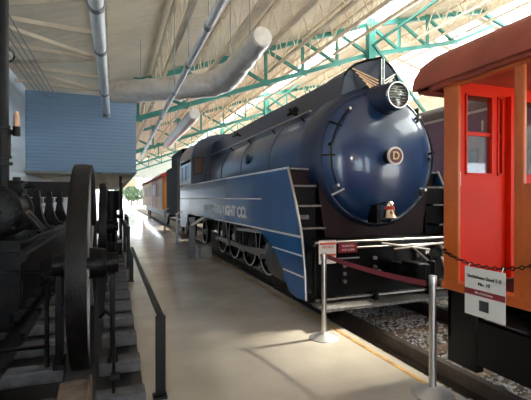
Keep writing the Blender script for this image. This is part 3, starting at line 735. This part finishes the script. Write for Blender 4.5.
# ================================================================== MAROON COACH
KX = 7.2
V = thing('passenger_coach', (8.7, 8, 0), 'maroon passenger coach with gold lettering behind the locomotive and orange car', 'coach')
body = MB(); Y0, Y1 = 1.5, 19
wins = [(1.9+1.12*i, 2.6+1.12*i) for i in range(15)]
body.box(KX, KX+.06, Y0, Y1, .6, 1.80); body.box(KX, KX+.06, Y0, Y1, 2.62, 3.43)
prev = Y0
for a, c in wins: body.box(KX, KX+.06, prev, a, 1.80, 2.62); prev = c
body.box(KX, KX+.06, prev, Y1, 1.80, 2.62)
body.box(KX+.06, KX+2.9, Y0, Y0+.06, .6, 3.43); body.box(KX+.06, KX+2.9, Y1-.06, Y1, .6, 3.43); body.box(KX+2.9, KX+2.96, Y0, Y1, .6, 3.43)
body.build('body', 'tuscan', V)
for a, c in wins:
    wo = MB(); wo.box(KX-.012, KX+.01, a-.04, a, 1.76, 2.66); wo.box(KX-.012, KX+.01, c, c+.04, 1.76, 2.66); wo.box(KX-.012, KX+.01, a, c, 2.62, 2.66); wo.box(KX-.012, KX+.01, a, c, 1.76, 1.80); wo.box(KX-.008, KX+.01, a, c, 2.30, 2.33)
    w_ = wo.build('window_frame', 'tuscan', V); MB().box(KX+.02, KX+.03, a, c, 1.8, 2.62).build('window_pane', 'coachglass', w_)
MB().box(KX-.03, KX+.02, Y0, Y1, 3.41, 3.46).build('gutter', 'beige', V)
rp2 = [(KX-.02, 3.46), (KX+.05, 3.62), (KX+.3, 3.82), (KX+.8, 3.98), (KX+1.48, 4.03), (KX+2.16, 3.98), (KX+2.66, 3.82), (KX+2.91, 3.62), (KX+2.98, 3.46)]
MB().prism(rp2, 'Y', Y0-.1, Y1+.1).build('roof', 'coachroof', V)
MB().box(KX+.30, KX+.34, 8.5, 11.0, 3.75, 3.98).build('roof_vent', 'greenpt', V)
for i, ch in enumerate('PENNSYLVANIA'):
    text('letter', ch, .30, 'gold', V, (KX-.004, 5.38+.86*(11-i), 3.10), (0, -1, 0), (0, 0, 1), .003, bold=.008)
for y in (3, 5.2, 15.5, 17.6):
    for x in (KX+.75, KX+2.2): MB().cyl((x-.06, y, .445), (x+.06, y, .445), .455).build('wheel', 'black', V)
MB().box(KX+.3, KX+2.6, Y0+.3, Y1-.3, .35, .6).build('underframe', 'black', V)
for x in (KX+.75, KX+2.2):
    o = MB().prism(rail_poly(x, -.02), 'Y', -6, 60).build('rail', 'railst', origin=(x, -6, -.2)); tag(o, 'steel rail under the maroon coach, %s side' % ('near' if x < 8.5 else 'far'), 'rail')

# ================================================================== FAR ORANGE CAR + others
F = thing('streetcar', (3.7, 24, 0), 'yellow-orange rail car with red doorway beyond the tender', 'rail car')
fx = 2.55
f = MB(); f.box(fx, fx+.06, 23.5, 42, .9, 1.7); f.box(fx, fx+.06, 23.5, 42, 2.5, 2.8); f.box(fx, 4.9, 23.5, 23.56, .9, 2.8)
for y in (23.5, 26.2, 30.5, 33.5, 36.5, 39.5, 41.6): f.box(fx, fx+.06, y, y+.5, 1.7, 2.5)
f.box(4.84, 4.9, 23.5, 42, .9, 2.8); f.build('body', 'cary', F)
f = MB(); f.box(fx-.01, fx+.02, 26.9, 30.4, .9, 2.8);  f.build('door', 'carr', F)
f = MB(); f.box(fx-.02, fx-.005, 27.6, 29.7, 1.8, 2.5); f.build('door_window', 'beige', F)
for y in (24.0, 31, 34, 37): MB().box(fx+.02, fx+.03, y, y+2.5, 1.7, 2.5).build('window_pane', 'amberpane', F)
f = MB(); f.prism([(2.35, 2.8), (2.4, 2.95), (3, 3.2), (3.7, 3.3), (4.4, 3.2), (5.0, 2.95), (5.05, 2.8)], 'Y', 23.0, 42.4); f.build('roof', 'carr', F)
MB().box(2.9, 4.5, 23.6, 41.8, .5, .9).build('underframe', 'black', F)
for x in RX:
    for y in (25, 27, 38, 40): MB().cyl((x-.06, y, .4), (x+.06, y, .4), .4).build('wheel', 'black', F)

# info stands along the walkway
M['standgrey'] = mat('stand_grey', (0.09, 0.09, 0.10), 0.4, metal=0.4)
def stand(x, y, label, hgt=1.12, mname='standgrey'):
    t = thing('information_stand', (x, y, 0), label, 'stand', 'angled information stands')
    MB().box(x-.11, x+.11, y-.06, y+.06, 0, .012).build('base_plate', mname, t)
    MB().box(x-.085, x+.085, y-.02, y+.02, .01, hgt-.24).build('leg', mname, t, bevel=.005)
    MB().beam((x-.02, y, hgt-.25), (x+.33, y+.02, hgt-.03), .30, .02, up=(0, 0, 1)).build('panel', 'steel', t)
    return t
stand(1.90, 10.55, 'grey angled information stand beside the middle of the locomotive')
o = MB().box(2.12, 2.42, 10.5, 11.0, 0, .30).build('concrete_block', 'block', origin=(2.27, 10.7, 0), bevel=.02); tag(o, 'low grey concrete block behind the angled information stand', 'block')
for x, y, l in ((2.05, 14.3, 'slim pale post standing beside the locomotive cab'), (2.1, 18.5, 'slim pale post standing beside the tender')):
    t = thing('slim_post', (x, y, 0), l, 'post'); MB().box(x-.035, x+.035, y-.03, y+.03, 0, 1.05).build('shaft', 'greymetal', t); MB().box(x-.1, x+.1, y-.08, y+.08, 0, .015).build('foot', 'greymetal', t)
    MB().beam((x-.05, y, 1.03), (x+.2, y, 1.15), .2, .02).build('plaque', 'steel', t)

# ================================================================== HANDRAILS left
def handrail(x0, y0, x1, y1, z, label):
    t = thing('handrail', (x0, y0, 0), label, 'handrail', 'black flat handrails')
    MB().beam((x0, y0, z), (x1, y1, z), .055, .012).build('top_bar', 'black', t)
    for x, y in ((x0, y0), (x1, y1)):
        MB().box(x-.04, x+.04, y-.008, y+.008, .0, z).build('post', 'black', t)
        MB().box(x-.06, x+.05, y-.05, y+.05, 0, .02).build('base_plate', 'black', t)
    return t
handrail(.34, 3.3, .29, 8.1, .655, 'low black handrail nearest the camera beside the engine display')
handrail(.28, 9.6, .26, 12.5, .95, 'black handrail in the middle distance along the engine display')
handrail(.40, 14.4, .40, 17.5, .95, 'black handrail farthest along the walkway under the blue room')

# ================================================================== LEFT DISPLAY
tieP = None
for i in range(14):
    y = 1.68+.64*i
    if tieP is None:
        o = MB().box(-1.6, -.38, y-.085, y+.085, .14, .25).build('display_tie', 'tie', origin=(-1, y, .14), bevel=.012)
        o2 = MB().box(-.13, .2, y-.085, y+.085, .14, .25).build('display_tie', 'tie', origin=(0, y, .14), bevel=.012); tieP = (o, o2)
    else:
        o = tieP[0].copy(); C.objects.link(o); o.location = (-1, y, .14)
        o2 = tieP[1].copy(); C.objects.link(o2); o2.location = (0, y, .14)
    tag(o, 'long dark grey timber left of the iron flywheels, %s from the camera' % ORD[i], 'timber', 'timbers under the engine display')
    tag(o2, 'short dark grey timber right of the iron flywheels, %s from the camera' % ORD[i], 'timber', 'timbers under the engine display')
for x, l in ((-1.45, 'left'), (.06, 'right')):
    o = MB().box(x-.06, x+.06, 1.5, 11, .008, .14).build('bearer', 'black', origin=(x, 1.9, .008)); tag(o, 'long black bearer under the %s ends of the display timbers' % l, 'bearer')
t = thing('display_rail', (-.9, 2, .25), 'flat grey iron rail bolted on the timbers left of the flywheel', 'rail')
MB().prism([(-.98, .25), (-.80, .25), (-.80, .27), (-.86, .29), (-.86, .33), (-.92, .33), (-.92, .29), (-.98, .27)], 'Y', 1.7, 9.9).build('bar', 'iron', t)
for i in range(9):
    y = 2.55+.9*i; q = MB(); q.box(-.85, -.79, y-.07, y+.07, .27, .30); q.cyl((-.82, y, .29), (-.82, y, .325), .022, n=6); q.build('rail_clip', 'iron', t)

def flywheel(X, Y, R, zc, label, w=.125):
    t = thing('flywheel', (X, Y, .25), label, 'flywheel', 'black iron flywheels')
    MB().lathe([(R, -w/2), (R+.006, 0), (R, w/2), (R-.05, w/2), (R-.09, w*.3), (R-.09, -w*.3), (R-.05, -w/2)], (X, Y, zc), 'X', 72, close=True).build('rim', 'rimiron', t)
    for i in range(6):
        a = 2*PI*i/6+.35
        MB().beam((X, Y+.08*math.cos(a), zc+.08*math.sin(a)), (X, Y+(R-.06)*math.cos(a), zc+(R-.06)*math.sin(a)), .05, .085, up=(1, 0, 0)).build('spoke', 'spokegrey', t)
    MB().lathe([(.001, -.16), (.11, -.16), (.13, -.10), (.13, .08), (.12, .15), (.11, .17), (.001, .17)], (X, Y, zc), 'X', 32).build('hub', 'iron', t)
    MB().cyl((X-.22, Y, zc), (X+.25, Y, zc), .045).build('axle', 'iron', t)
    return t
flywheel(-.235, 3.60, .81, 1.06, 'large black iron flywheel nearest the camera in the left display')
flywheel(-.20, 8.08, .81, 1.06, 'black iron flywheel behind the nearest one in the left display')
for X, Y, w_, l in ((-.42, 3.6, .05, 'slim black bearing post left of the nearest flywheel'), (-.02, 3.6, .04, 'slim black bearing post right of the nearest flywheel'), (-.39, 8.08, .05, 'slim black bearing post left of the second flywheel'), (.015, 8.08, .04, 'slim black bearing post right of the second flywheel')):
    t = thing('bearing_post', (X, Y, .25), l, 'post'); MB().box(X-w_/2, X+w_/2, Y-.07, Y+.07, .25, .98).build('shaft', 'iron', t, bevel=.008)
    q = MB(); q.box(X-.04, X+.04, Y-.10, Y+.10, .25, .29); q.build('foot', 'iron', t)
    MB().ring((X, Y, 1.06), 'X', .085, .09, .037, 24).build('bearing', 'iron', t)
t = thing('iron_roller', (-.2, 2.35, .25), 'small rust-brown iron wheel in front of the large flywheel', 'wheel')
MB().lathe([(.001, -.05), (.13, -.05), (.14, -.07), (.17, -.075), (.175, .0), (.17, .055), (.19, .06), (.19, .075), (.12, .07), (.001, .06)], (-.2, 2.35, .44), 'X', 40).build('disc', 'rustiron', t)
MB().cyl((-.32, 2.35, .44), (-.06, 2.35, .44), .03).build('axle', 'iron', t)
t = thing('brake_lever', (-.42, 2.6, .25), 'thin bent iron lever with a hooked top standing by the flywheel', 'lever')
MB().tube([(-.51, 3.6, .25), (-.51, 3.6, .84), (-.51, 3.58, .93), (-.49, 3.52, .97), (-.45, 3.45, .98)], .018, 10).build('rod', 'iron', t)
MB().tube([(-1.1, 2.75, .72), (-.75, 3.0, .62), (-.51, 3.58, .42)], .016, 8).build('link', 'iron', t)
# side curved pipe on right of wheel
t = thing('drain_pipe', (-.02, 3.1, .25), 'thin curved iron pipe on the right side of the nearest flywheel', 'pipe')
MB().tube([(-.10, 2.96, .78), (-.06, 2.96, .82), (-.02, 2.96, .78), (-.01, 2.96, .6), (-.01, 2.96, .25)], .012, 8).build('tube', 'iron', t)
MB().cyl((-.03, 2.96, .36), (.03, 2.96, .36), .03, n=12).build('valve', 'iron', t)

# engine bed
E = thing('steam_engine', (-1.4, 6, .33), 'black stationary steam engine with a cylinder on a heavy iron bed', 'engine')
q = MB(); q.prism([(-1.95, .42), (-.95, .42), (-.9, .52), (-.9, .92), (-.84, .96), (-.84, 1.02), (-.9, 1.06), (-.9, 1.12), (-.83, 1.13), (-.83, 1.17), (-1.95, 1.17)], 'Y', 4.7, 10.2); q.build('bed', 'iron', E, bevel=.01)
q = MB(); 
for y in (4.77, 7.33, 9.89): MB().box(-1.95, -1.0, y-.1, y+.1, .25, .42).build('bed_foot', 'iron', E)
q = MB(); q.box(-1.95, -.92, 4.62, 4.70, .80, .86); q.box(-1.95, -.92, 4.64, 4.70, 1.0, 1.05); q.build('bed_flange', 'iron', E)
MB().lathe([(.001, 4.66), (.10, 4.66), (.11, 4.70), (.24, 4.71), (.29, 4.74), (.29, 4.86), (.26, 4.88), (.26, 5.3), (.29, 5.31), (.29, 5.38), (.001, 5.39)], (-1.18, 0, 1.45), 'Y', 40).build('cylinder', 'iron', E)
for i in range(10):
    a = 2*PI*i/10; MB().cyl((-1.18+.265*math.cos(a), 4.70, 1.45+.265*math.sin(a)), (-1.18+.265*math.cos(a), 4.74, 1.45+.265*math.sin(a)), .018, n=6).build('cylinder_bolt', 'iron', E)
q = MB(); q.box(-1.08, -.95, 5.0, 5.2, 1.62, 1.78); q.box(-1.10, -.93, 4.97, 5.22, 1.66, 1.70); q.box(-1.10, -.93, 4.98, 5.22, 1.76, 1.79); q.cyl((-1.015, 5.1, 1.78), (-1.015, 5.1, 1.83), .04, n=12); q.cyl((-.95, 5.12, 1.72), (-.82, 5.12, 1.72), .014); q.cyl((-.86, 5.12, 1.72), (-.84, 5.12, 1.72), .03); q.build('valve_chest', 'iron', E, bevel=.006)
def frame_bracket(y, s, nm='bearing_frame'):
    q = MB(); P = [(y-.28*s, 1.17), (y-.25*s, 1.22)]
    for i in range(6):
        a = i/5*PI/2; P.append((y-.22*s+.17*s*math.sin(a), 1.20+.42*s*(1-math.cos(a))))
    P += [(y-.04*s, 1.70*1.0 if s > .9 else 1.62), (y+.05*s, 1.70 if s > .9 else 1.62)]
    for i in range(6):
        a = (1-i/5)*PI/2; P.append((y+.26*s-.2*s*math.sin(a), 1.20+.42*s*(1-math.cos(a))))
    P += [(y+.32*s, 1.17)]
    q.prism([((a-y)*.75-1.0, b_) for a, b_ in P], 'Y', y-.06, y+.06); q.box(-1.06, -.94, y-.1, y+.1, 1.52, 1.60); return q.build(nm, 'iron', E)
for y in (6.2, 7.3, 8.6): frame_bracket(y, 1.0)
q = MB(); q.beam((-.95, 4.9, 1.5), (-.87, 5.7, 1.2), .03); q.beam((-.90, 5.1, 1.45), (-.86, 5.9, 1.2), .03); q.cyl((-1.15, 5.6, 1.45), (-1.15, 8.8, 1.45), .03); q.build('piston_rod', 'steel', E)
for i in range(9): MB().cyl((-.86, 5.0+.5*i, 1.165), (-.86, 5.0+.5*i, 1.2), .022, n=6).build('bed_bolt', 'iron', E)
q = MB(); q.cyl((-.9, 5.0, .78), (-.78, 5.0, .78), .03); q.tube([(-.8, 5.0, .78), (-.76, 5.0, .8), (-.76, 5.0, .9)], .014, 8); q.tube([(-.80, 5.0, .8), (-.74, 4.98, .74), (-.74, 4.98, .68)], .014, 8); q.build('drain_cock', 'iron', E)
q = MB(); q.box(-.95, -.89, 4.72, 4.9, .55, .75);  q.build('side_lug', 'iron', E)
# stack
t = thing('steam_pipe', (-1.22, 4.5, 1.7), 'tall black vertical steam pipe at the left edge of the view', 'pipe')
MB().cyl((-1.105, 4.95, 1.72), (-1.105, 4.95, 5.7), .052).build('tube', 'black', t)
q = MB()
for z, r_ in ((1.95, .085), (2.02, .075), (2.15, .07), (2.3, .08), (2.34, .065)): q.cyl((-1.105, 4.95, z), (-1.105, 4.95, z+.03), r_)
q.cyl((-1.105, 4.95, 2.05), (-1.105, 4.95, 2.3), .068); q.build('flange', 'black', t)
v = MB(); v.cyl((-.98, 4.93, 2.36), (-.98, 4.93, 2.48), .028); v.cyl((-.98, 4.93, 2.48), (-.98, 4.93, 2.52), .02); vo = v.build('oil_cup', 'brass', t)
q = MB(); q.cyl((-1.10, 4.95, 2.30), (-.96, 4.93, 2.30), .025); q.cyl((-.98, 4.93, 2.26), (-.98, 4.93, 2.36), .036); q.build('valve', 'black', t)
# black tank
t = thing('black_tank', (-1.6, 9.8, .0), 'long black tank on legs crossing behind the steam engine', 'tank')
q = MB(); q.box(-2.75, -.62, 10.5, 10.95, 1.62, 1.98); q.build('beam', 'black', t, bevel=.02)
for x in (-2.6, -.75): MB().box(x-.06, x+.06, 10.6, 10.8, .008, 1.62).build('leg', 'black', t)
# distant machine
def pump(x, y, s, label, z0=.008):
    t = thing('steam_pump', (x, y, z0), label, 'pump')
    MB().box(x-.45*s, x+.18*s, y-.4, y+.6, z0, .35).build('base', 'iron', t, bevel=.02)
    MB().cyl((x-.1*s, y, .35), (x-.1*s, y, 1.25), .16*s).build('column', 'iron', t)
    MB().cyl((x-.1*s, y, 1.25), (x-.1*s, y, 1.7*s+.1), .22*s).build('cylinder', 'iron', t)
    MB().torus((x+.2*s, y, 1.05), 'X', .2, .02, 28).build('hand_wheel', 'iron', t)
    MB().cyl((x-.1*s, y, 1.05), (x+.2*s, y, 1.05), .03).build('spindle', 'iron', t)
pump(.0, 12.2, 1.0, 'black upright steam pump beyond the second flywheel')
pump(-.05, 13.6, 1.0, 'black upright steam pump farthest back in the left display')
for x, y, l in ((.20, 16.5, 'dark slim post nearest under the edge of the blue room'), (.36, 24, 'dark slim post farther along under the edge of the blue room')):
    o = MB().box(x-.05, x+.05, y-.05, y+.05, 0, 2.44 if x < .3 else 2.44).build('support_post', 'black', origin=(x, y, 0)); tag(o, l, 'post')

# ================================================================== OUTSIDE
def tree(x, y, h, r, seed, label):
    rd = random.Random(seed); t = thing('tree', (x, y, -.25), label, 'tree', 'trees beyond the hall end')
    MB().cyl((x, y, -.25), (x, y, h*.6), .25, .12, n=10).build('trunk', 'bark', t)
    m = MB()
    for i in range(1500):
        a = rd.uniform(0, 2*PI); u = rd.uniform(-1, 1); k = rd.uniform(.35, 1)**.5; q_ = math.sqrt(1-u*u)
        lob = 1+.22*math.sin(3*a+seed)+.15*math.sin(5*u*3)
        p = Vector((x+r*lob*k*q_*math.cos(a), y+r*lob*k*q_*math.sin(a), h*.62+h*.4*u*k)); s = rd.uniform(.12, .32)
        d1 = Vector((rd.uniform(-1, 1), rd.uniform(-1, 1), rd.uniform(-1, 1))).normalized()*s
        d2 = Vector((rd.uniform(-1, 1), rd.uniform(-1, 1), rd.uniform(-1, 1))).normalized()*s
        m.add([p, p+d1, p+d1+d2, p+d2], [(0, 1, 2, 3)])
    m.build('foliage', 'leaf', t, smooth=False)
tree(3.5, 95, 4.2, 2.0, 1, 'leafy green tree seen through the far opening, left of the yellow car')
tree(-.5, 104, 4.6, 2.6, 2, 'leafy green tree farthest away beyond the left walkway')
tree(5.5, 110, 4.0, 2.4, 5, 'rounded green tree behind the cream building')
t = thing('cream_building', (3.5, 92, -.25), 'cream building standing outside the far end of the hall', 'building')
MB().box(.6, 5.6, 118, 124, 2.6, 7.5).build('upper_wall', 'towerm', t)
MB().box(1.0, 5.2, 118.5, 124, -.25, 2.6).build('lower_wall', 'whitept', t)
q = MB()
for x in (1.4, 3.2, 4.6): q.box(x, x+.6, 118.3, 118.5, .6, 2.0)
q.build('window', 'darkglass', t)

# ================================================================== LIGHT, CAMERA
W = bpy.data.worlds.new('sky'); bpy.context.scene.world = W; W.use_nodes = True
nt = W.node_tree; bg = nt.nodes['Background']
bg.inputs['Color'].default_value = (0.86, 0.93, 1.0, 1); bg.inputs['Strength'].default_value = 2.0
def sun(energy, rot, col, ang=2):
    l = bpy.data.lights.new('sun', 'SUN'); l.energy = energy; l.color = col; l.angle = math.radians(ang)
    o = bpy.data.objects.new('sun', l); C.objects.link(o); o.rotation_euler = rot
sd = Vector((-.62, -.02, -.64)).normalized()   # direction light travels
l = bpy.data.lights.new('sun', 'SUN'); l.energy = 4; l.color = (1, .93, .80); l.angle = math.radians(4)
so = bpy.data.objects.new('sun', l); C.objects.link(so); so.rotation_euler = sd.to_track_quat('-Z', 'Y').to_euler(); so.location = (0, 0, 20)

cam = bpy.data.cameras.new('camera'); cam.sensor_width = 36; cam.lens = 400/531*36; cam.clip_end = 500; cam.clip_start = .05
co = bpy.data.objects.new('camera', cam); C.objects.link(co)
co.location = (0, 0, EYE); co.rotation_euler = (math.radians(90-.29), 0, math.radians(-20.62))
sc = bpy.context.scene; sc.camera = co
sc.view_settings.view_transform = 'Standard'; sc.view_settings.look = 'None'; sc.view_settings.gamma = 1; sc.view_settings.use_curve_mapping = False
sc.view_settings.exposure = 2.2
